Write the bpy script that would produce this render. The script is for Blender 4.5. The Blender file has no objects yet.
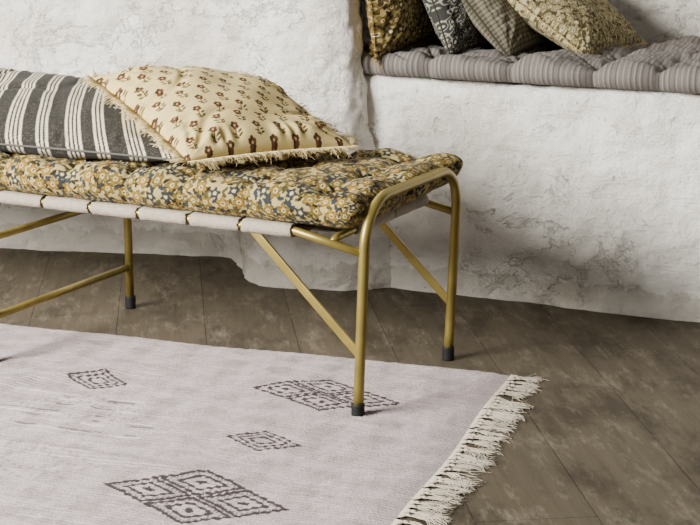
import bpy, math, random
import numpy as np
from mathutils import Vector, noise
random.seed(4); rng = np.random.default_rng(4)
S = 1.12                      # camera height in metres; the layout below is worked out in these units
C = bpy.context.scene.collection
TH = math.atan(.245); CT, ST = math.cos(TH), math.sin(TH)
F = 1600.0

def lin(c):
    out = []
    for x in c[:3]:
        x = x/255.0
        out.append(x/12.92 if x <= .04045 else ((x+.055)/1.055)**2.4)
    return np.array(out)

def ground(u, v):
    x, y = (u-350)/F, (v-262.5)/F
    t = S/(ST+y*CT)
    return np.array([x*t, (CT-y*ST)*t])

# ------------------------------------------------------------------ tagging
def tag(o, label=None, cat=None, group=None, kind=None):
    if label: o['label'] = label
    if cat: o['category'] = cat
    if group: o['group'] = group
    if kind: o['kind'] = kind
    return o

def empty(name, loc, rz=0):
    o = bpy.data.objects.new(name, None); C.objects.link(o)
    o.location = loc; o.rotation_euler = (0, 0, rz); o.empty_display_size = .1
    return o

def mk(name, V, Fc, mat, parent=None, col=None, smooth=True, off=None):
    V = np.asarray(V, dtype=float)
    if off is not None: V = V - np.asarray(off)
    me = bpy.data.meshes.new(name)
    me.from_pydata(V.tolist(), [], [list(f) for f in Fc] if not isinstance(Fc, np.ndarray) else Fc.tolist())
    if smooth: me.polygons.foreach_set('use_smooth', [True]*len(me.polygons))
    if col is not None:
        a = me.color_attributes.new('Col', 'FLOAT_COLOR', 'POINT')
        c4 = np.ones((len(V), 4), dtype=np.float32); c4[:, :3] = col
        a.data.foreach_set('color', c4.ravel())
    me.materials.append(mat); me.update()
    o = bpy.data.objects.new(name, me); C.objects.link(o)
    if parent: o.parent = parent
    return o

def quads(ny, nx, base=0, flip=False):
    i = np.arange(ny*nx).reshape(ny, nx)+base
    a, b, c, d = i[:-1, :-1].ravel(), i[:-1, 1:].ravel(), i[1:, 1:].ravel(), i[1:, :-1].ravel()
    return np.stack([a, d, c, b] if flip else [a, b, c, d], axis=1)

class MB:
    def __init__(s): s.v = []; s.f = []
    def tube(s, path, r, seg=12, r2=None, caps=True, rb=None, sq=1.0):
        P = [Vector(p) for p in path]; n = len(P); b = len(s.v)
        t0 = (P[1]-P[0]).normalized()
        up = Vector((0, 0, 1)) if abs(t0.z) < .9 else Vector((1, 0, 0))
        nrm = (up-t0*up.dot(t0)).normalized()
        for k in range(n):
            t = (P[min(k+1, n-1)]-P[max(k-1, 0)]).normalized()
            nrm = (nrm-t*nrm.dot(t)).normalized(); bi = t.cross(nrm)
            rr = r if r2 is None else r+(r2-r)*k/(n-1)
            rbb = rr if rb is None else rb
            for q in range(seg):
                a = 2*math.pi*q/seg; ca, sa = math.cos(a), math.sin(a)
                ca = math.copysign(abs(ca)**sq, ca); sa = math.copysign(abs(sa)**sq, sa)
                s.v.append(tuple(P[k]+nrm*ca*rr+bi*sa*rbb))
        for k in range(n-1):
            for q in range(seg):
                q2 = (q+1) % seg
                s.f.append((b+k*seg+q, b+k*seg+q2, b+(k+1)*seg+q2, b+(k+1)*seg+q))
        if caps:
            s.f.append(tuple(b+q for q in reversed(range(seg))))
            s.f.append(tuple(b+(n-1)*seg+q for q in range(seg)))
    def build(s, name, mat, parent=None, smooth=True):
        return mk(name, s.v, s.f, mat, parent, smooth=smooth)

# ------------------------------------------------------------------ materials
def newmat(name):
    m = bpy.data.materials.new(name); m.use_nodes = True
    nt = m.node_tree; b = nt.nodes['Principled BSDF']
    return m, nt, nt.nodes, nt.links, b

def fabric(name, rough=.9, bump=.25, scale=350, color=None, sheen=.03):
    m, nt, N, L, b = newmat(name)
    b.inputs['Roughness'].default_value = rough
    b.inputs['Sheen Weight'].default_value = sheen
    b.inputs['Specular IOR Level'].default_value = .12
    tc = N.new('ShaderNodeTexCoord')
    n1 = N.new('ShaderNodeTexNoise'); n1.inputs['Scale'].default_value = scale; n1.inputs['Detail'].default_value = 3
    L.new(tc.outputs['Object'], n1.inputs['Vector'])
    mix = N.new('ShaderNodeMix'); mix.data_type = 'RGBA'; mix.blend_type = 'MULTIPLY'; mix.inputs[0].default_value = .4
    rp = N.new('ShaderNodeValToRGB'); rp.color_ramp.elements[0].position = .3; rp.color_ramp.elements[1].position = .65
    rp.color_ramp.elements[0].color = (.5, .5, .5, 1)
    L.new(n1.outputs['Fac'], rp.inputs[0]); L.new(rp.outputs[0], mix.inputs[7])
    if color is None:
        at = N.new('ShaderNodeVertexColor'); at.layer_name = 'Col'; L.new(at.outputs[0], mix.inputs[6])
    else:
        mix.inputs[6].default_value = (*lin(color), 1)
    L.new(mix.outputs[2], b.inputs['Base Color'])
    bp = N.new('ShaderNodeBump'); bp.inputs['Strength'].default_value = bump; bp.inputs['Distance'].default_value = .002
    L.new(n1.outputs['Fac'], bp.inputs['Height']); L.new(bp.outputs[0], b.inputs['Normal'])
    return m

def plaster():
    m, nt, N, L, b = newmat('rough_plaster')
    b.inputs['Roughness'].default_value = .88; b.inputs['Specular IOR Level'].default_value = .2
    g = N.new('ShaderNodeNewGeometry')
    sh = N.new('ShaderNodeMapping'); sh.inputs['Location'].default_value = (3.7, 1.3, .45); L.new(g.outputs['Position'], sh.inputs[0])
    def nz(sc, det, rough=.6, dist=0):
        n = N.new('ShaderNodeTexNoise'); n.inputs['Scale'].default_value = sc; n.inputs['Detail'].default_value = det
        n.inputs['Roughness'].default_value = rough; n.inputs['Distortion'].default_value = dist
        L.new(sh.outputs[0], n.inputs['Vector']); return n
    def ramp(src, p0, c0, p1, c1):
        r = N.new('ShaderNodeValToRGB'); el = r.color_ramp.elements
        el[0].position = p0; el[0].color = (*c0, 1); el[1].position = p1; el[1].color = (*c1, 1)
        L.new(src, r.inputs[0]); return r
    def mul(a, bb, f):
        x = N.new('ShaderNodeMix'); x.data_type = 'RGBA'; x.blend_type = 'MULTIPLY'; x.inputs[0].default_value = f
        L.new(a, x.inputs[6]); L.new(bb, x.inputs[7]); return x.outputs[2]
    a = nz(1.7, 9, .7); c = nz(4.5, 9, .70, .6); d = nz(70, 5, .7); e = nz(14, 9, .74, .4); fl = nz(2.9, 10, .70, .5); pt = nz(46, 3, .5)
    col = ramp(a.outputs['Fac'], .34, tuple(lin((236, 226, 211))), .50, tuple(lin((255, 250, 240)))).outputs[0]
    col = mul(col, ramp(c.outputs['Fac'], .29, (.66, .63, .58), .41, (1, 1, 1)).outputs[0], .18)
    flake = ramp(fl.outputs['Fac'], .560, (1, 1, 1), .568, (.80, .775, .73))
    col = mul(col, flake.outputs[0], .34)
    pit = ramp(pt.outputs['Fac'], .26, (.50, .46, .41), .30, (1, 1, 1))
    col = mul(col, pit.outputs[0], .5)
    cv = N.new('ShaderNodeTexVoronoi'); cv.feature = 'DISTANCE_TO_EDGE'; cv.inputs['Scale'].default_value = 2.6
    wv = N.new('ShaderNodeMix'); wv.data_type = 'VECTOR'; wv.inputs[0].default_value = .12
    L.new(sh.outputs[0], wv.inputs[4]); L.new(c.outputs['Color'], wv.inputs[5]); L.new(wv.outputs[1], cv.inputs['Vector'])
    crack = ramp(cv.outputs['Distance'], .0, (.4, .38, .35), .010, (1, 1, 1))
    ck = N.new('ShaderNodeMath'); ck.operation = 'MULTIPLY'; L.new(ramp(a.outputs['Fac'], .52, (0, 0, 0), .58, (1, 1, 1)).outputs[0], ck.inputs[0]); ck.inputs[1].default_value = .22
    x = N.new('ShaderNodeMix'); x.data_type = 'RGBA'; x.blend_type = 'MULTIPLY'; L.new(ck.outputs[0], x.inputs[0]); L.new(col, x.inputs[6]); L.new(crack.outputs[0], x.inputs[7]); col = x.outputs[2]
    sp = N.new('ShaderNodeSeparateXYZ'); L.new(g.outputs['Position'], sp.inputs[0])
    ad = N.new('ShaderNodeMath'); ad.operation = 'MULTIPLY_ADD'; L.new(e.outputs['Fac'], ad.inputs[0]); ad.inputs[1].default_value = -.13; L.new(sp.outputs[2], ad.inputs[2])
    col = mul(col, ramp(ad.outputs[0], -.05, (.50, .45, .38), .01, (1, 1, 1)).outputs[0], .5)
    L.new(col, b.inputs['Base Color'])
    mm = N.new('ShaderNodeMath'); mm.operation = 'MULTIPLY'; L.new(e.outputs['Fac'], mm.inputs[0])
    rr = ramp(a.outputs['Fac'], .40, (1, 1, 1), .60, (.5, .5, .5)); L.new(rr.outputs[0], mm.inputs[1])
    b1 = N.new('ShaderNodeBump'); b1.inputs['Strength'].default_value = 1; b1.inputs['Distance'].default_value = .034
    L.new(mm.outputs[0], b1.inputs['Height'])
    # trowel strokes: noise stretched along a tilted direction
    mp = N.new('ShaderNodeMapping'); mp.inputs['Rotation'].default_value = (.7, .5, .45); mp.inputs['Scale'].default_value = (6, 6, 20)
    L.new(sh.outputs[0], mp.inputs[0])
    tw = N.new('ShaderNodeTexNoise'); tw.inputs['Scale'].default_value = 1; tw.inputs['Detail'].default_value = 6; tw.inputs['Roughness'].default_value = .68; tw.inputs['Distortion'].default_value = 1.0
    L.new(mp.outputs[0], tw.inputs['Vector'])
    b0 = N.new('ShaderNodeBump'); b0.inputs['Strength'].default_value = .75; b0.inputs['Distance'].default_value = .015
    L.new(tw.outputs['Fac'], b0.inputs['Height']); L.new(b1.outputs[0], b0.inputs['Normal'])
    b2 = N.new('ShaderNodeBump'); b2.inputs['Strength'].default_value = .55; b2.inputs['Distance'].default_value = .005
    L.new(d.outputs['Fac'], b2.inputs['Height']); L.new(b0.outputs[0], b2.inputs['Normal'])
    b3 = N.new('ShaderNodeBump'); b3.inputs['Strength'].default_value = 1; b3.inputs['Distance'].default_value = .018
    L.new(flake.outputs[0], b3.inputs['Height']); L.new(b2.outputs[0], b3.inputs['Normal'])
    b4 = N.new('ShaderNodeBump'); b4.inputs['Strength'].default_value = .8; b4.inputs['Distance'].default_value = .008
    L.new(pit.outputs[0], b4.inputs['Height']); L.new(b3.outputs[0], b4.inputs['Normal'])
    L.new(b4.outputs[0], b.inputs['Normal'])
    return m

def planks():
    m, nt, N, L, b = newmat('dusty_wood_planks')
    g = N.new('ShaderNodeNewGeometry')
    mp = N.new('ShaderNodeMapping'); mp.inputs['Rotation'].default_value = (0, 0, math.radians(-96.4))
    mp.inputs['Location'].default_value = (.3, .07, 0)
    L.new(g.outputs['Position'], mp.inputs[0])
    br = N.new('ShaderNodeTexBrick')
    br.inputs['Scale'].default_value = 1; br.inputs['Brick Width'].default_value = 1.45; br.inputs['Row Height'].default_value = .222
    br.inputs['Mortar Size'].default_value = .0014; br.inputs['Mortar Smooth'].default_value = .55; br.inputs['Bias'].default_value = 0
    br.inputs['Color1'].default_value = (*lin((89, 80, 65)), 1); br.inputs['Color2'].default_value = (*lin((80, 72, 58)), 1)
    br.inputs['Mortar'].default_value = (*lin((46, 40, 32)), 1)
    L.new(mp.outputs[0], br.inputs['Vector'])
    def noise_(scale, sc, det, rough, p0, p1, c0, c1=(1, 1, 1)):
        m2 = N.new('ShaderNodeMapping'); m2.inputs['Scale'].default_value = scale; L.new(mp.outputs[0], m2.inputs[0])
        gr = N.new('ShaderNodeTexNoise'); gr.inputs['Scale'].default_value = sc; gr.inputs['Detail'].default_value = det; gr.inputs['Roughness'].default_value = rough
        L.new(m2.outputs[0], gr.inputs['Vector'])
        r = N.new('ShaderNodeValToRGB'); r.color_ramp.elements[0].position = p0; r.color_ramp.elements[1].position = p1
        r.color_ramp.elements[0].color = (*c0, 1); r.color_ramp.elements[1].color = (*c1, 1); L.new(gr.outputs['Fac'], r.inputs[0]); return gr, r
    def mul(a, bb, f, bt='MULTIPLY'):
        x = N.new('ShaderNodeMix'); x.data_type = 'RGBA'; x.blend_type = bt; x.inputs[0].default_value = f
        L.new(a, x.inputs[6]); L.new(bb, x.inputs[7]); return x.outputs[2]
    gr, r = noise_((2.0, 26, 1), 2, 9, .72, .32, .66, (.58, .56, .53))
    col = mul(br.outputs['Color'], r.outputs[0], .75)
    st, rs = noise_((1, 2.0, 1), 3.0, 9, .72, .39, .51, (.32, .30, .27))
    col = mul(col, rs.outputs[0], .70)
    du, rd = noise_((1.1, 3.4, 1), 4.8, 10, .80, .52, .70, (0, 0, 0), tuple(lin((120, 112, 98))))
    col = mul(col, rd.outputs[0], .62, 'SCREEN')
    L.new(col, b.inputs['Base Color'])
    b.inputs['Roughness'].default_value = .66; b.inputs['Specular IOR Level'].default_value = .2
    b1 = N.new('ShaderNodeBump'); b1.invert = True; b1.inputs['Strength'].default_value = .35; b1.inputs['Distance'].default_value = .003
    L.new(br.outputs['Fac'], b1.inputs['Height'])
    b2 = N.new('ShaderNodeBump'); b2.inputs['Strength'].default_value = .35; b2.inputs['Distance'].default_value = .003
    L.new(gr.outputs['Fac'], b2.inputs['Height']); L.new(b1.outputs[0], b2.inputs['Normal']); L.new(b2.outputs[0], b.inputs['Normal'])
    return m

def brass():
    m, nt, N, L, b = newmat('brass_painted_metal')
    tc = N.new('ShaderNodeTexCoord'); n = N.new('ShaderNodeTexNoise'); n.inputs['Scale'].default_value = 14; n.inputs['Detail'].default_value = 3
    L.new(tc.outputs['Object'], n.inputs['Vector'])
    r = N.new('ShaderNodeValToRGB'); r.color_ramp.elements[0].color = (*lin((132, 116, 57)), 1); r.color_ramp.elements[1].color = (*lin((152, 134, 69)), 1)
    r.color_ramp.elements[0].position = .35; r.color_ramp.elements[1].position = .65
    L.new(n.outputs['Fac'], r.inputs[0]); L.new(r.outputs[0], b.inputs['Base Color'])
    b.inputs['Metallic'].default_value = .6; b.inputs['Roughness'].default_value = .38
    return m

def rubber():
    m, nt, N, L, b = newmat('black_rubber')
    tc = N.new('ShaderNodeTexCoord'); n = N.new('ShaderNodeTexNoise'); n.inputs['Scale'].default_value = 90
    L.new(tc.outputs['Object'], n.inputs['Vector'])
    r = N.new('ShaderNodeValToRGB'); r.color_ramp.elements[0].color = (.005, .005, .005, 1); r.color_ramp.elements[1].color = (.012, .012, .012, 1)
    L.new(n.outputs['Fac'], r.inputs[0]); L.new(r.outputs[0], b.inputs['Base Color']); b.inputs['Roughness'].default_value = .65
    b.inputs['Specular IOR Level'].default_value = .25
    return m

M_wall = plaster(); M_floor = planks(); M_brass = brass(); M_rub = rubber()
M_print = fabric('printed_cotton'); M_rug = fabric('woven_cotton_rug', bump=1.0, scale=190)
M_web = fabric('cotton_webbing', color=(162, 151, 135), bump=1.0, scale=120)
M_cream = fabric('cream_thread', color=(216, 196, 144)); M_fringe = fabric('rug_fringe_thread', color=(188, 177, 159))
M_must = fabric('mustard_thread', color=(152, 128, 72)); M_dark = fabric('dark_thread', color=(60, 56, 46)); M_greythr = fabric('grey_thread', color=(90, 86, 80))

# ------------------------------------------------------------------ setting
V = [(-6, -2, 0), (6, -2, 0), (6, 7, 0), (-6, 7, 0)]
tag(mk('floor', V, [(0, 1, 2, 3)], M_floor, smooth=False), kind='structure')

def smoothpath(P, it):
    for _ in range(it):
        Q = P.copy(); Q[1:-1] = .25*P[:-2]+.5*P[1:-1]+.25*P[2:]; P = Q
    return P
def rough(P3, N3, amp=1.0):
    out = P3.copy()
    sh = P3.shape
    for i in range(sh[0]):
        for j in range(sh[1]):
            v = Vector(P3[i, j])
            h = .014*noise.noise(v*2.7)+.012*noise.noise(v*7.3)+.0078*noise.noise(v*15)+.0042*noise.noise(v*37)
            out[i, j] += N3[i, j]*h*amp
    return out
def normals(P):
    a = np.gradient(P, axis=0); b = np.gradient(P, axis=1)
    n = np.cross(b, a); return n/np.maximum(np.linalg.norm(n, axis=2, keepdims=True), 1e-9)

B0 = np.array([.256, 3.768]); EW = np.array([.904, -.427]); EN = np.array([.427, .904])
def bq(s, n, z): p = B0+EW*s+EN*n; return np.array([p[0]*S, p[1]*S, z*S])

def wall_left():
    k0 = B0+EW*(-.325)+EN*.12; k1 = B0+EW*(-.325)+EN*.72
    low = [(-2.6, 4.50), (-.92, 4.246), (-.31, 4.141), (-.268, 3.90), (-.215, 3.83), (-.04, 3.790), (.040, 3.795), (.11, 3.835), (.15, 3.98), tuple(k1)]
    high = [(-2.6, 4.42), (-.92, 4.12), (-.50, 4.00), (-.285, 3.90), (-.18, 3.83), (-.065, 3.795), (-.010, 3.805), (.025, 3.85), tuple(k0), tuple(k1)]
    ns = [60, 56, 30, 14, 20, 14, 16, 14, 40]
    def ex(p):
        out = []
        for i, n in enumerate(ns):
            a, b = np.array(p[i]), np.array(p[i+1])
            for k in range(n): out.append(a+(b-a)*k/n)
        out.append(np.array(p[-1])); return np.array(out)
    pl, ph = smoothpath(ex(low), 5), smoothpath(ex(high), 10)
    sp = sum(ns[:5])
    zs = np.r_[np.linspace(-.02, 1.0, 150), np.linspace(1.03, 2.3, 30)]
    P = np.zeros((len(zs), len(pl), 3))
    wgt = np.clip((np.arange(len(pl))-sp+6)/12, 0, 1)[:, None]
    for i, z in enumerate(zs):
        t = min(max((z-.06)/.42, 0), 1); t = t*t*(3-2*t)
        t2 = min(max((z-.10)/.42, 0), 1)**1.2
        tt = t*(1-wgt)+t2*wgt
        P[i, :, :2] = (pl*(1-tt)+ph*tt)*S; P[i, :, 2] = z*S
    P = rough(P, normals(P), 1.15)
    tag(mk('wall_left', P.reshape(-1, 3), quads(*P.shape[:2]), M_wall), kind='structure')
wall_left()

def wall_right():     # plastered built-in bench
    prof = []
    for k in range(80): z = -.02+.50*k/79; prof.append((-.012+.012*z/.5, z))
    for k in range(1, 9):
        a = math.pi/2*k/8; prof.append((.03-.03*math.cos(a), .488+.03*math.sin(a)))
    for k in range(1, 31): prof.append((.03+.69*k/30, .518))
    s = np.linspace(-.34, 1.4, 260)
    P = np.zeros((len(prof), len(s), 3))
    for i, (n, z) in enumerate(prof):
        for j, ss in enumerate(s): P[i, j] = bq(ss, n, z)
    P = rough(P, normals(P), .9)
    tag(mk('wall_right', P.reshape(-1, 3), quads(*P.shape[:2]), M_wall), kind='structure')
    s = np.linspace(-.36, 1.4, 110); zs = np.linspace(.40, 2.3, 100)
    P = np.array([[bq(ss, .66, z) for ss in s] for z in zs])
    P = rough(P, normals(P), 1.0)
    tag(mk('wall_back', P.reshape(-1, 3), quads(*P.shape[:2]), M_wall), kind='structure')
wall_right()

# ------------------------------------------------------------------ painted cloth
def stamp(col, X, Y, cx, cy, r, fn):
    i0, i1 = np.searchsorted(X, [cx-r, cx+r]); j0, j1 = np.searchsorted(Y, [cy-r, cy+r])
    if i1 <= i0 or j1 <= j0: return
    dx = X[i0:i1][None, :]-cx; dy = Y[j0:j1][:, None]-cy
    rr = np.sqrt(dx*dx+dy*dy)/r; th = np.arctan2(dy, dx)
    for mask, c in fn(rr, th, dx/r, dy/r):
        sub = col[j0:j1, i0:i1]; sub[mask] = c

def base_col(X, Y, c): return np.tile(lin(c), (len(Y), len(X), 1))
def waves(X, Y, k, n=9, seed=1):
    g = np.random.default_rng(seed); f = np.zeros((len(Y), len(X)))
    for _ in range(n):
        a = g.uniform(0, 2*np.pi); kk = k*g.uniform(.6, 1.4)
        f += np.sin(kk*np.cos(a)*X[None, :]+kk*np.sin(a)*Y[:, None]+g.uniform(0, 6.28))
    return f/np.sqrt(n)

def floral(ground_c, flower, heart, leaf, sp, seed, petal=(214, 200, 160), nleaf=4, bigp=.72, alt=None, leaf2=None):
    def paint(X, Y):
        g = np.random.default_rng(seed); col = base_col(X, Y, ground_c)
        nx, ny = int((X[-1]-X[0])/sp)+2, int((Y[-1]-Y[0])/sp)+2
        cells = [(X[0]+(i+.5*(j % 2))*sp+g.normal(0, sp*.08), Y[0]+j*sp*.88+g.normal(0, sp*.08)) for i in range(nx) for j in range(int(ny*1.15))]
        for cx, cy in cells:
            for _ in range(nleaf):
                a = g.uniform(0, 6.28); r_ = g.random()
                c = lin(leaf if r_ < .36 else (leaf2 or leaf) if r_ < .62 else heart)
                ca, sa = math.cos(a+.9), math.sin(a+.9); w = g.uniform(.42, .56)
                def lf(rr, th, x, y):
                    p, q = x*ca+y*sa, -x*sa+y*ca
                    return [((p*p+(q/w)**2) < 1, c)]
                stamp(col, X, Y, cx+math.cos(a)*sp*.55, cy+math.sin(a)*sp*.55, sp*g.uniform(.18, .25), lf)
        for cx, cy in cells:
            a0 = g.uniform(0, 6.28); k = 5; big = g.random()
            if big < bigp: fc, pc, rad = (alt if alt and big < bigp*.45 else flower), heart, .49
            else: fc, pc, rad = leaf, petal, .40
            def flw(rr, th, x, y):
                e = .79+.20*np.cos(k*(th-a0))
                return [(rr < e, lin(heart)), (rr < e-.12, lin(fc)), (rr < .29, lin(petal)), (rr < .14, lin(pc))]
            stamp(col, X, Y, cx, cy, sp*rad, flw)
        return col
    return paint

def small_flowers(X, Y):
    g = np.random.default_rng(7); col = base_col(X, Y, (205, 183, 123))
    col *= (1+.02*waves(X, Y, 300, 8, 3))[..., None]
    sp = .054
    for j in range(int((Y[-1]-Y[0])/(sp*.70))+2):
        for i in range(int((X[-1]-X[0])/sp)+2):
            cx, cy = X[0]+(i+.5*(j % 2))*sp+g.normal(0, .0008), Y[0]+j*sp*.70+g.normal(0, .0006)
            br, rd = lin((64, 47, 34)), lin((96, 62, 43))
            ph = g.uniform(-.35, .35); fl_ = 1 if g.random() < .5 else -1
            def bl(rr, th, x, y):
                x = x*fl_; st_ = lin((84, 70, 44))
                out = []
                out.append(((np.abs(x+.16*np.sin(y*3.2)) < .075) & (y < .1) & (y > -.98), st_))
                for (lx_, ly_, sl) in ((.34, -.50, .5), (-.30, -.68, -.5), (.26, -.84, .5), (-.34, -.28, -.5)):
                    p_, q_ = (x-lx_)+(y-ly_)*sl, (y-ly_)-(x-lx_)*sl
                    out.append((((p_*.62)**2+(q_*1.55)**2) < .040, st_))
                for q in range(5):
                    a = math.pi/2+q*2*math.pi/5+ph
                    out.append((((x-.30*math.cos(a))**2+(y-.42-.30*math.sin(a))**2) < .046, br if q % 2 == 0 else rd))
                out.append(((x*x+(y-.42)**2) < .014, lin((186, 154, 94))))
                return out
            stamp(col, X, Y, cx, cy, .0200, bl)
    return col

def striped(X, Y):
    col = base_col(X, Y, (202, 191, 168))
    T = (X[-1]-X)[None, :]-.32*Y[:, None]          # the weave is pulled askew, so bands lean
    dark = np.zeros(T.shape, bool); x = -.135
    widths = [.038, .050, .042, .052, .036, .048, .040, .046]; kk = 0
    while x < .46:        # broad band, then a group of thin stripes
        wd = widths[kk % 8]
        dark |= (T > x) & (T < x+wd); x += wd+.008
        for _ in (3, 2, 3, 2)[kk % 4]*[0]:
            dark |= (T > x) & (T < x+.0058); x += .0058+.0058
        x += .002; kk += 1
    dark |= (T > x) & ((T % .0130) < .0078)
    n = np.random.default_rng(3).random(T.shape)
    col[dark] = lin((45, 43, 39)); col[(n > .88) & dark] = lin((82, 78, 70))
    return col

def navy(X, Y):
    col = base_col(X, Y, (54, 53, 50)); f = waves(X, Y, 200, 12, 5)
    col[np.abs(np.sin(3.2*f)) < .36] = lin((154, 149, 134)); return col
def checks(X, Y):
    col = base_col(X, Y, (124, 117, 99))
    a = ((X % .012) < .004)[None, :]; b = ((Y % .012) < .004)[:, None]
    m = np.broadcast_to(a | b, col.shape[:2]); col[m] = lin((92, 87, 72))
    m = np.broadcast_to(a & b, col.shape[:2]); col[m] = lin((56, 53, 43)); return col
scroll = floral((176, 163, 124), (140, 128, 90), (72, 63, 42), (84, 76, 50), .030, 33, petal=(188, 176, 138), nleaf=5, bigp=.85)
def ticking(X, Y):
    col = base_col(X, Y, (108, 102, 97)); t = X % .0135
    col[:, t < .0022] = lin((138, 131, 123)); col[:, (t > .0066) & (t < .0084)] = lin((82, 78, 73)); return col

# ------------------------------------------------------------------ padded slabs and cushions
def slab(name, L, W, T, R, paint, mat, parent, loc, step=.003, tuft=(.15, .165), tdepth=.014, lobe=.006, seed=0, rc=.06, lump_a=.003, lift=None, gather=0, swell=.35, taper=0, tr=.028, jit=0):
    def axis(Ln):
        k = np.linspace(0, math.pi/2, 34)
        e = R*(1-np.cos(k)); arc = R*k
        n = max(int((Ln-2*R)/step), 4); mid = np.linspace(R, Ln-R, n+1)[1:-1]
        xs = np.r_[e, mid, Ln-e[::-1]]; A = np.r_[arc, mid-R+arc[-1]]
        A = np.r_[A, (Ln-2*R)+arc[-1]+(arc[-1]-arc[::-1])]
        return xs, A
    xs, ax = axis(L); ys, ay = axis(W)
    full = np.r_[-ay[::-1], ay[1:]]
    cf = paint(ax, full); ny_ = len(ay)
    colt = cf[ny_-1:]; colb = cf[:ny_][::-1]
    X, Y = np.meshgrid(xs, ys)
    ex = np.minimum(X, L-X); ey = np.minimum(Y, W-Y)
    def prof(e): q = np.clip(e/R, 0, 1); return np.sqrt(np.clip(1-(1-q)**2, 0, 1))
    h = T/2*prof(ex)*prof(ey)
    nx, ny = max(int(round(L/tuft[0])), 1), max(int(round(W/tuft[1])), 1)
    gj = np.random.default_rng(seed+5)
    Xj = X+jit*np.sin(X*7.1+seed)          # uneven spacing of the stitched columns
    dm = np.zeros_like(X); tc = []
    for i in range(nx):
        for j in range(ny):
            cx, cy = (i+.5)*L/nx, (j+.5)*W/ny
            cx = cx-jit*math.sin(cx*7.1+seed); tc.append((cx, cy))
            rr2 = (X-cx)**2+(Y-cy)**2; th = np.arctan2(Y-cy, X-cx)
            dm += gj.uniform(.7, 1.15)*np.exp(-rr2/(2*tr**2))*(1+.28*np.cos(7*th+i)*np.clip(np.sqrt(rr2)/.02, 0, 1))
    crease = np.exp(-(np.abs(np.sin(np.pi*(Xj/(L/nx)-.5)))/.22)**2)+.7*np.exp(-(np.abs(np.sin(np.pi*(Y/(W/ny)-.5)))/.22)**2)
    lump = waves(xs, ys, 30, 9, seed+20)*lump_a+waves(xs, ys, 85, 9, seed+40)*.0020+waves(xs, ys, 190, 9, seed+41)*.0007
    fw = waves(xs, ys, 26, 7, seed+43); lump = lump-lump_a*1.1*np.exp(-(fw/.16)**2)     # loose folds
    q = np.clip(h/(T/2), 0, 1)
    zt = h-(tdepth*dm+tdepth*.34*crease)*q**2+lump*q
    zb = -h
    cx, cy = L/2, W/2
    a = np.clip((np.abs(X-cx)-(cx-rc))/rc, 0, 1); b = np.clip((np.abs(Y-cy)-(cy-rc))/rc, 0, 1)
    X2 = np.where(a > 0, cx+np.sign(X-cx)*(cx-rc+rc*a*np.sqrt(1-b*b/2)), X)
    Y2 = np.where(b > 0, cy+np.sign(Y-cy)*(cy-rc+rc*b*np.sqrt(1-a*a/2)), Y)
    wy = 1-np.clip(ey/.08, 0, 1); wx = 1-np.clip(ex/.08, 0, 1)
    jx = .10*np.sin(X*9.3+seed); jy = .15*np.sin(Y*11+seed)
    px = np.abs(np.cos(np.pi*(Xj/(L/nx))+jx))**.55; py = np.abs(np.cos(np.pi*(Y/(W/ny))+jy))**.55
    scal = lobe*(1.6*px-1.1); scal2 = lobe*(1.6*py-1.1)
    pin = np.clip(1-px*1.15, 0, 1)        # 1 at the stitched-in places
    if gather:
        scal = scal+gather*np.sin(X*240+4*np.sin(X*31))*pin
    Y2 = Y2+np.sign(Y-cy)*scal*wy*wy; X2 = X2+np.sign(X-cx)*scal2*wx*wx
    sv = 1+swell*(px-.75)*wy+swell*(py-.75)*wx
    zt = zt*sv
    if gather:      # puckers running in from the stitched edge
        zt = zt+gather*np.sin(X*230+5*np.sin(X*23+Y*8))*np.exp(-((ey-.035)/.035)**2)*q*pin
    if taper:
        tp = np.clip((X-(L-.22))/.22, 0, 1)**1.5; zt = zt*(1-taper*tp)
    if lift:
        lw = np.clip((X-(L-lift[0]))/lift[0], 0, 1)**2*np.clip((Y-lift[1])/(W-lift[1]), 0, 1)**1.3
        zt = zt+lift[2]*lw; zb = zb+lift[2]*lw; X2 = X2+lift[3]*lw; Y2 = Y2+lift[4]*lw
    n = X.size
    V = np.concatenate([np.stack([X2, Y2, zt], 2).reshape(-1, 3), np.stack([X2, Y2, zb], 2).reshape(-1, 3)])
    Fc = np.concatenate([quads(*X.shape), quads(*X.shape, base=n, flip=True)])
    cc = np.concatenate([colt.reshape(-1, 3), colb.reshape(-1, 3)])
    o = mk(name, V+np.array(loc), Fc, mat, parent, col=cc)
    tz = []
    for (x, y) in tc:
        i = min(int(np.searchsorted(xs, x)), len(xs)-1); j = int(np.searchsorted(ys, y)); tz.append((x+loc[0], y+loc[1], zt[j, i]+loc[2]))
    return o, tz

def tuft_knots(tz, mat, parent):
    for (x, y, z) in tz:
        m = MB()
        for a in (0, 1.1, 2.2):
            d = Vector((math.cos(a), math.sin(a), 0))*.008
            m.tube([(x-d.x, y-d.y, z+.0005), (x-d.x*.4, y-d.y*.4, z+.0035), (x+d.x*.4, y+d.y*.4, z+.0035), (x+d.x, y+d.y, z+.0005)], .0013, 5)
        m.build('tuft_knot', mat, parent)

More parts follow.
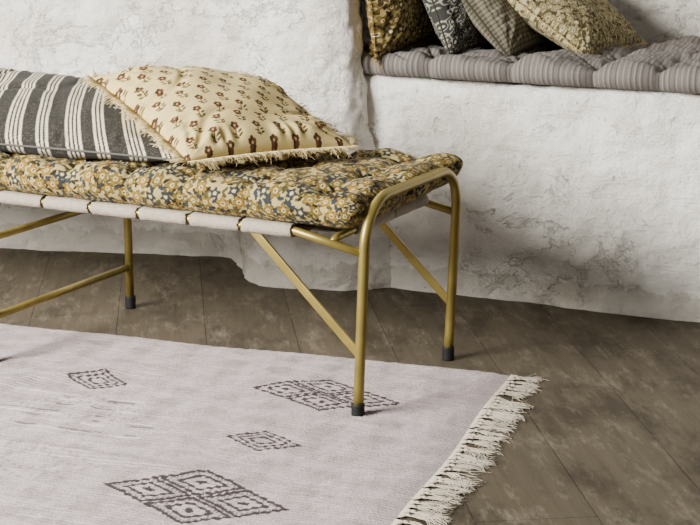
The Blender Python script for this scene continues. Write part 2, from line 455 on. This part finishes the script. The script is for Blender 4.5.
def cushion(name, corners, T, paint, label, cat, edge, edge_mat, group=None, n=170, pinch=.05, seed=1, fr=.014, nside=110, lean=.45, wrinkle=1.0):
    P00, P10, P11, P01 = [np.array(p, float) for p in corners]
    nrm = np.cross(P10-P00, P01-P00); nrm /= np.linalg.norm(nrm)
    if nrm[2] < 0 and abs(nrm[2]) > .2: nrm = -nrm
    Lu = np.linalg.norm(P10-P00); Lv = np.linalg.norm(P01-P00)
    k = np.linspace(-1, 1, n); u = np.sign(k)*(1-(1-np.abs(k))**1.12)
    nv = max(int(n*Lv/Lu), 60); k2 = np.linspace(-1, 1, nv); v = np.sign(k2)*(1-(1-np.abs(k2))**1.12)
    def plan(U, Vv):
        uu = U*(1-pinch*(1-Vv*Vv)); vv = Vv*(1-pinch*(1-U*U))
        a, b = (uu+1)/2, (vv+1)/2
        a = a[..., None]; b = b[..., None]
        return P00*(1-a)*(1-b)+P10*a*(1-b)+P11*a*b+P01*(1-a)*b
    U, Vv = np.meshgrid(u, v); B = plan(U, Vv)
    env = ((1-U**2)*(1-Vv**2))
    h = T/2*np.clip(env, 0, 1)**lean
    X, Y = (u+1)/2*Lu, (v+1)/2*Lv
    lump = (waves(X, Y, 20, 8, seed+60)*.0075+waves(X, Y, 60, 8, seed+80)*.0022)*wrinkle
    f = waves(X, Y, 16, 7, seed+90)
    lump = lump-.008*wrinkle*np.exp(-(f/.15)**2)
    # drag lines fanning out of the corners
    for su in (-1, 1):
        for sv_ in (-1, 1):
            dx, dy = (U-su)*Lu/2, (Vv-sv_)*Lv/2; d = np.hypot(dx, dy); th = np.arctan2(np.abs(dy), np.abs(dx))
            lump = lump+.0035*wrinkle*np.sin(th*15+su+2*sv_+seed)*np.exp(-((d-.07)/.06)**2)
    ed = np.minimum(1-np.abs(U), 1-np.abs(Vv))
    along = np.where(1-np.abs(U) < 1-np.abs(Vv), Vv*Lv/2, U*Lu/2)
    rip = np.sin(along*150+3*np.sin(along*37+seed))*np.exp(-((ed-.12)/.10)**2)*.0030*wrinkle
    w = np.clip(env*6, 0, 1)
    top = B+nrm*(h+(lump+rip)*w)[..., None]; bot = B-nrm*(h+(-lump*.5)*w)[..., None]
    col = paint(X, Y).reshape(-1, 3)
    V = np.concatenate([top.reshape(-1, 3), bot.reshape(-1, 3)])
    Fc = np.concatenate([quads(*U.shape), quads(*U.shape, base=U.size, flip=True)])
    base = (P00+P10)/2
    r = empty(name, tuple(base)); tag(r, label, cat, group)
    mk('cover', V, Fc, M_print, r, col=np.concatenate([col, col]), off=base)
    per = []
    for sd in range(4):
        q = np.linspace(-1, 1, nside, endpoint=False)
        o1 = np.ones_like(q)
        UU, VV = [(q, -o1), (o1, q), (-q, o1), (-o1, -q)][sd]
        per.append(plan(UU, VV))
    per = np.concatenate(per); cen = per.mean(0); m = MB()
    if edge == 'piping':
        pts = [tuple(p-base) for p in per]+[tuple(per[0]-base)]
        m.tube(pts, .0028, 6, caps=False); m.build('piping', edge_mat, r)
    else:
        N = len(per)
        for i in range(N):
            t = per[(i+1) % N]-per[i-1]; t /= np.linalg.norm(t)
            out = np.cross(t, nrm); out /= np.linalg.norm(out)
            if out.dot(per[i]-cen) < 0: out = -out
            for _ in range(5):
                ln = fr*random.uniform(.35, 1.35)*(1+.25*math.sin(i*.23+seed)); p = per[i]+t*random.uniform(-.003, .003)-base
                d = out+t*(.30*math.sin(i*.55)+random.uniform(-.4, .4))+nrm*random.uniform(-.1, .6)
                e = p+d*ln*.55; f = e+(d+np.array([0, 0, -.3])+t*random.uniform(-.5, .5))*ln*.45
                m.tube([tuple(p-out*.002), tuple(e), tuple(f)], .0007, 4, .00045)
        m.build('fringe', edge_mat, r)
    return r

# ------------------------------------------------------------------ daybed bench
AN = math.radians(-27.3); EL = np.array([math.cos(AN), math.sin(AN)]); ED = np.array([-math.sin(AN), math.cos(AN)])
FR = np.array([.015, 2.852])
def bl(l, d, z): p = FR+EL*l+ED*d; return np.array([p[0]*S, p[1]*S, z*S])
bench = empty('daybed_bench', (FR[0]*S, FR[1]*S, .0065), AN)
tag(bench, 'long brass tube daybed bench with cotton strap webbing, front foot on the pale rug', 'bench')
WD = .468; LN = 1.86; TR = .0112; ZT = .459; ZR = .382; XS = -.145
def foot(x, y, par, low=False):
    m = MB(); z0 = -.0062 if low else 0
    m.tube([(x, y, z0), (x, y, z0+.003), (x, y, .022), (x, y, .026)], .0142, 14)
    o = m.build('foot_cap', M_rub, par); tag(o, 'black rubber foot cap'); return o
def hoop(x0, sgn):
    m = MB(); Rc = .098; pts = []
    def lx(z): return x0+sgn*.018*z/ZT
    for k in range(8): z = .015+(ZT-Rc-.015)*k/8; pts.append((lx(z), 0, z))
    for k in range(13):
        a = math.pi/2*k/12; z = ZT-Rc+Rc*math.sin(a); pts.append((lx(z), Rc-Rc*math.cos(a), z))
    for k in range(1, 6): pts.append((lx(ZT), Rc+(WD-2*Rc)*k/6, ZT))
    for k in range(13):
        a = math.pi/2*k/12; z = ZT-Rc+Rc*math.cos(a); pts.append((lx(z), WD-Rc+Rc*math.sin(a), z))
    for k in range(1, 9): z = ZT-Rc-(ZT-Rc-.015)*k/8; pts.append((lx(z), WD, z))
    m.tube(pts, TR, 16); h = m.build('end_hoop', M_brass, bench)
    for y in (0, WD): foot(x0, y, h, low=(y > 0))
hoop(0, 1); hoop(-LN, -1)
for y in (0, WD):
    m = MB()
    m.tube([(.012, y, .35), (XS+.03, y, ZR-.006), (XS, y, ZR), (XS-.03, y, ZR)]+[(XS-.03-(LN-2*(-XS)-.06)*k/10, y, ZR) for k in range(1, 10)]+[(-LN-XS+.03, y, ZR), (-LN-XS, y, ZR), (-LN-XS-.03, y, ZR-.006), (-LN-.012, y, .35)], .0092, 12)
    m.build('side_rail', M_brass, bench)
    for x0, sg in ((0, -1), (-LN, 1)):
        m = MB(); m.tube([(x0+sg*.25, y, ZR-.008), (x0+sg*.125, y, (ZR-.008+.135)/2), (x0-sg*.004, y, .132)], .0095, 24, rb=.0035, sq=.35)
        m.build('diagonal_brace', M_brass, bench, smooth=False)
XM = -.93; YM = (-.062, WD+.036)
for y, yt in zip(YM, (0, WD)):
    m = MB(); m.tube([(XM, y, .015), (XM, y, .2), (XM, y, .30), (XM, y*.85+yt*.15, .33), (XM, y*.4+yt*.6, .36), (XM, yt, ZR-.004)], .0105, 14)
    lg = m.build('middle_leg', M_brass, bench); foot(XM, y, lg, low=True)
m = MB(); m.tube([(XM, YM[0], .105), (XM, WD/2, .105), (XM, YM[1], .105)], .0088, 12); m.build('stretcher', M_brass, bench)
m = MB(); m.tube([(XM, YM[0], .292), (XM, WD/2, .292), (XM, YM[1], .292)], .0088, 12); m.build('crossbar', M_brass, bench)
XE = .060
for x in (-XE, -LN+XE):
    m = MB(); m.tube([(x, 0, .366), (x, .02, .374), (x, WD/2, .376), (x, WD-.02, .374), (x, WD, .366)], .0088, 12); m.build('end_rail', M_brass, bench)
def strap(a0, a1, c0, c1, z, along, sd=0):   # flat band looped round two rails, edges a little uneven
    def loop(r):
        p = []
        for k in range(13): a = math.pi/2+math.pi*k/12; p.append((a0+r*math.cos(a), z+r*math.sin(a)))
        for k in range(13): a = -math.pi/2+math.pi*k/12; p.append((a1+r*math.cos(a), z+r*math.sin(a)))
        return p
    o, i = loop(.0134), loop(.0110); n = len(o); V = []; Fc = []
    g = np.random.default_rng(sd); wob = g.normal(0, .0014, (2, n))
    cs = [c0, c0+.002]+[c0+(c1-c0)*f for f in (.12, .25, .4, .55, .7, .85)]+[c1-.002, c1]; K = len(cs)
    for q, c in enumerate(cs):
        e = q in (0, K-1); a_ = 0 if e else g.uniform(0, .0014)
        for t, ((p, zz), (pi, zi)) in enumerate(zip(o, i)):
            f = .85 if e else 1
            amp = 0 if e else a_+g.uniform(0, .0004)
            p2, z2 = pi+(p-pi)*(f+amp/.0024), zi+(zz-zi)*(f+amp/.0024)
            c2 = c+(wob[0, t] if q < 2 else wob[1, t] if q > K-3 else 0)
            V.append((c2, p2, z2) if along == 'y' else (p2, c2, z2))
    for w_, c in enumerate((c0, c1)):
        for t, (p, zz) in enumerate(i): V.append((c+wob[w_, t], p, zz) if along == 'y' else (p, c+wob[w_, t], zz))
    for r in range(K-1):
        for k in range(n): k2 = (k+1) % n; Fc.append((r*n+k, r*n+k2, (r+1)*n+k2, (r+1)*n+k))
    for k in range(n):
        k2 = (k+1) % n
        Fc.append((K*n+k, K*n+k2, k2, k)); Fc.append(((K-1)*n+k, (K-1)*n+k2, (K+1)*n+k2, (K+1)*n+k)); Fc.append(((K+1)*n+k, (K+1)*n+k2, K*n+k2, K*n+k))
    if along == 'x':          # the side hems of the long straps are sewn shut
        for b_ in (K*n, (K+1)*n):
            for k in range(12): Fc.append((b_+k, b_+k+1, b_+24-k, b_+25-k))
    mk('webbing_strap', V, Fc, M_web, bench)
for i in range(12):
    x1 = -.152-.130*i; strap(0, WD, x1-.121, x1, ZR, 'y', i)
for k in range(2):
    y0 = .098+k*.180; strap(-LN+XE, -XE, y0, y0+.172, .3760, 'x', 40+k)

mat_root = empty('seat_mattress', tuple(bl(0, 0, 0)+np.array([0, 0, .402])), AN)
tag(mat_root, 'tufted mattress in mustard and navy floral print lying along the brass bench', 'mattress')
paint_m = floral((164, 147, 98), (112, 92, 40), (42, 34, 21), (45, 51, 55), .037, 2, petal=(188, 171, 122), nleaf=5, bigp=.82, alt=(132, 104, 42), leaf2=(74, 68, 40))
o, tz = slab('mattress_body', 1.825, .515, .086, .042, paint_m, M_print, mat_root, (-1.822, -.022, .043), step=.0020, tuft=(.17, .17), tdepth=.021, lobe=.010, seed=3, rc=.035, lump_a=.0032, lift=(.16, .22, .024, .018, .010), swell=.32, taper=.24, gather=.0010, jit=.02, tr=.032)
tuft_knots(tz, M_dark, mat_root)

cushion('throw_pillow', [bl(-.367, .001, .458), bl(-.17, .305, .458), bl(-.502, .454, .56), bl(-.685, .137, .585)], .158, small_flowers,
        'cream yellow pillow with small brown flowers and frayed edge, on the bench mattress', 'pillow', 'fringe', M_cream, n=320, seed=4, fr=.025, nside=140, wrinkle=1.0)
cushion('throw_pillow', [bl(-1.12, .0, .45), bl(-.425, .045, .45), bl(-.55, .36, .515), bl(-1.12, .33, .560)], .12, striped,
        'black and white striped pillow tucked behind the cream flowered pillow', 'pillow', 'piping', M_greythr, n=420, seed=9, wrinkle=.7)

# ------------------------------------------------------------------ alcove pad and pillows
WA = math.atan2(EW[1], EW[0])
pad = empty('bench_pad', tuple(bq(-.30, -.03, .521)), WA)
tag(pad, 'thin grey pinstriped seat pad lying on the white plaster ledge', 'seat pad')
o, tz = slab('pad_body', 1.55, .70, .067, .033, ticking, M_print, pad, (0, 0, .0335), step=.0028, tuft=(.194, .175), tdepth=.025, lobe=.019, seed=31, lump_a=.005, gather=.0010, swell=.72, tr=.036, jit=.028)
tuft_knots(tz, M_greythr, pad)

def leaner(P, dv, ext, T, paint, label, edge, em, seed, tilt=.03, rise=0, fr=.014):
    s, n, z = P; ds, dz = dv
    c = [bq(s, n, z), bq(s+tilt, n+ext, z+rise), bq(s+tilt+ds, n+ext, z+rise+dz), bq(s+ds, n, z+dz)]
    return cushion('throw_pillow', c, T, paint, label, 'pillow', edge, em, group=None, n=260, seed=seed, fr=fr, wrinkle=.9)
leaner((-.192, -.046, .562), (-.05, .37), .38, .135, floral((166, 146, 94), (118, 96, 48), (54, 43, 27), (78, 66, 40), .036, 15), 'mustard floral pillow at the far left of the ledge, against the plaster pillar', 'fringe', M_must, 21, rise=.03, fr=.024)
leaner((-.038, .04, .570), (-.14, .35), .37, .15, navy, 'dark charcoal pillow with dense pale squiggle pattern, second on the ledge', 'piping', M_dark, 22)
leaner((.094, .085, .568), (-.25, .28), .37, .15, checks, 'olive grey finely checked pillow between the charcoal and the tan floral pillows', 'piping', M_dark, 23)
leaner((.270, .150, .570), (-.31, .21), .38, .15, scroll, 'tan and olive densely patterned pillow leaning at the right end of the row', 'fringe', M_cream, 24)

# ------------------------------------------------------------------ rug
RA = math.radians(-18.6); ER = np.array([math.cos(RA), math.sin(RA)]); EP = np.array([-math.sin(RA), math.cos(RA)])
corner = ground(510, 377)
RL, RW = 1.75, 1.30
rug = empty('area_rug', (corner[0], corner[1], 0), RA)
tag(rug, 'pale pinkish grey woven rug with dark diamond motifs and knotted fringe under the bench', 'rug')
def rl(u, v): p = ground(u, v)-corner; return p.dot(ER), p.dot(EP)
xs = np.arange(-RL, .0001, .0018); ys = np.arange(-RW, .0001, .0018)
X, Y = np.meshgrid(xs, ys)
col = base_col(xs, ys, (162, 149, 148))
streak = rng.normal(0, 1, (len(ys), 1)); streak2 = rng.normal(0, 1, (len(ys), len(xs)//14+2)).repeat(14, 1)[:, :len(xs)]
streak3 = rng.normal(0, 1, (len(ys)//3+2, len(xs)//40+2)).repeat(3, 0).repeat(40, 1)[:len(ys), :len(xs)]
col *= (1+.04*streak+.055*streak2+.04*streak3+.05*waves(xs, ys, 7, 8, 77))[..., None]
ink = lin((32, 27, 26))
def put(mask, a=.93): col[mask] = col[mask]*(1-a)+ink*a
# fine stitches; the hand-woven lozenges lean a little against the weave
SX, SY = .0024, .0021
wx_ = .0018*waves(xs, ys, 60, 7, 61); wy_ = .0012*waves(xs, ys, 60, 7, 62)
Xq, Yq = (np.floor((X+wx_)/SX)+.5)*SX, (np.floor((Y+wy_)/SY)+.5)*SY
SK = .22
hatch = np.sin(X*2*np.pi/.0085) > .15
def loz(cx, cy, hw, hd): return np.abs(Xq-cx+SK*(Yq-cy))/hw+np.abs(Yq-cy)/hd
def small(u, v, hw, hd):
    cx, cy = rl(u, v); m = loz(cx, cy, hw, hd)
    put(((m < 1) & (m > .87)) | ((m < .70) & (m > .58)) | ((m < .40) & (m > .28)))
    put((m < .87) & (m > .78) & hatch, .6)
def big(u, v, hw, hd):
    cx, cy = rl(u, v)
    for ox, oy in ((-.5, 0), (.5, 0), (0, .5), (0, -.5)):
        m = loz(cx+ox*hw-SK*oy*hd, cy+oy*hd, hw*.5, hd*.5)
        put(((m < .97) & (m > .80)) | ((m < .58) & (m > .42)))
        put((m < .80) & (m > .69) & hatch, .6); put(m < .16)
small(97, 384, .081, .060); small(262, 444, .081, .056)
big(325, 398.5, .178, .110); big(196, 500, .188, .124)
for (u, v, hw, hd) in [(82, 412, .17, .095), (35, 462, .15, .10)]:    # worn tone-on-tone motifs
    cx, cy = rl(u, v); m = loz(cx, cy, hw, hd)
    band = ((m < 1) & (m > .85)) | ((m < .6) & (m > .45)); band &= (np.sin(X*2*np.pi/.02) > 0)
    col[band] *= .76
wear = waves(xs, ys, 55, 8, 63)
for v, o_ in ((398, -6), (404, 0), (411, 9), (418, -8), (426, 5), (433, -4)):
    cx, cy = rl(80+o_, v); band = (np.abs(Y-cy+.002*wear) < .0050) & (np.abs(X-cx) < .19) & (wear > -.4); col[band] *= 1.28
for v, o_ in ((401, 4), (408, 0), (415, -5), (422, 6), (430, -10)):
    cx, cy = rl(75+o_, v); band = (np.abs(Y-cy+.002*wear) < .0044) & (np.abs(X-cx) < .17) & (wear > .2); col[band] *= .46
Z = .0066+.0019*waves(xs, ys, 12, 8, 5)+.0011*np.sin(Y*2*np.pi/.0110)*(1+.6*waves(xs, ys, 60, 6, 55))+.0006*waves(xs, ys, 150, 9, 57)
Z += .010*np.exp(-((waves(xs, ys, 6, 6, 91))/.14)**2)*np.clip(-X/.5-.4, 0, 1)*np.clip(-Y/.2-.2, 0, 1)
flat = np.clip(1+X/.05, 0, 1)           # lies flat along the fringed edge
Z = Z*(1-flat)+.0036*flat
Xw = X+.005*waves(xs, ys, 9, 6, 8); Yw = Y+.0035*waves(xs, ys, 8, 6, 9)
Z = np.maximum(Z, .002)
V = np.stack([Xw, Yw, Z], 2); n0 = V.size//3; V = V.reshape(-1, 3); Fc = quads(*X.shape)
idx = np.arange(n0).reshape(X.shape)
ring = np.concatenate([idx[0, :], idx[1:, -1], idx[-1, -2::-1], idx[-2:0:-1, 0]])
Vb = V[ring].copy(); Vb[:, 2] = .0003
k = len(ring); a = ring; b2 = np.roll(ring, -1); c2 = n0+np.roll(np.arange(k), -1); d2 = n0+np.arange(k)
Fc = np.concatenate([Fc, np.stack([a, d2, c2, b2], 1)])
colf = col.reshape(-1, 3)
mk('rug_field', np.concatenate([V, Vb]), Fc, M_rug, rug, col=np.concatenate([colf, colf[ring]]))
edge = V.reshape(*X.shape, 3)[:, -1]
nt_ = 58
for i in range(nt_):
    y = -RW+.010+(RW-.016)*i/(nt_-1)+random.gauss(0, .003); j = int(np.clip(np.searchsorted(ys, y), 0, len(ys)-1)); p = edge[j]
    m = MB(); a0 = random.gauss(0, .26); kd = random.uniform(.012, .022); kn = np.array([p[0]+kd, p[1]+kd*a0*.4, .004])
    for q in range(-5, 6):
        m.tube([(p[0]-.002, p[1]+q*.0023, p[2]-.0004), ((p[0]+kn[0])/2, (p[1]+q*.0021+kn[1])/2+q*.0004, .0034), tuple(kn)], .0009, 5)
    m.tube([(kn[0]-.004, kn[1], .0042), (kn[0], kn[1], .0050), (kn[0]+.005, kn[1], .0042)], .0032, 7)
    cv0 = random.gauss(0, .35); LL = random.uniform(.85, 1.12)*(1.12-.15*i/nt_)
    for q in range(20):
        a1 = a0+random.gauss(0, .14); L1 = LL*random.uniform(.050, .076); cv = cv0+random.gauss(0, .25); pts = []; o_ = random.uniform(-.004, .004)
        zb_ = random.uniform(.0005, .004); w2 = random.gauss(0, .20)
        for s_ in range(8):
            t = s_/7; ang = a1+cv*t+w2*math.sin(6*t)
            pts.append((kn[0]+L1*t*math.cos(ang), kn[1]+o_+L1*t*math.sin(ang), .0040*(1-t)+zb_*t+.0010))
        m.tube(pts, .00075, 4, .0006)
    m.build('fringe_tassel', M_fringe, rug)

# ------------------------------------------------------------------ light, world, camera
def area(name, loc, tgt, size, e, col):
    d = bpy.data.lights.new(name, 'AREA'); d.energy = e; d.size = size; d.color = col
    o = bpy.data.objects.new(name, d); C.objects.link(o); o.location = loc
    o.rotation_euler = (Vector(tgt)-Vector(loc)).to_track_quat('-Z', 'Y').to_euler()
area('window_light', (-3.0, 1.55, 1.9), (.4, 3.9, .55), 1.5, 630, (1, .98, .935))
w = bpy.data.worlds.new('world'); bpy.context.scene.world = w; w.use_nodes = True
bg = w.node_tree.nodes['Background']; bg.inputs[0].default_value = (1, .985, .965, 1); bg.inputs[1].default_value = .20

cam = bpy.data.cameras.new('camera'); co = bpy.data.objects.new('camera', cam); C.objects.link(co)
cam.sensor_width = 36; cam.lens = F/700*36; cam.clip_end = 60
co.location = (0, 0, S); co.rotation_euler = (math.pi/2-TH, 0, 0)
bpy.context.scene.camera = co
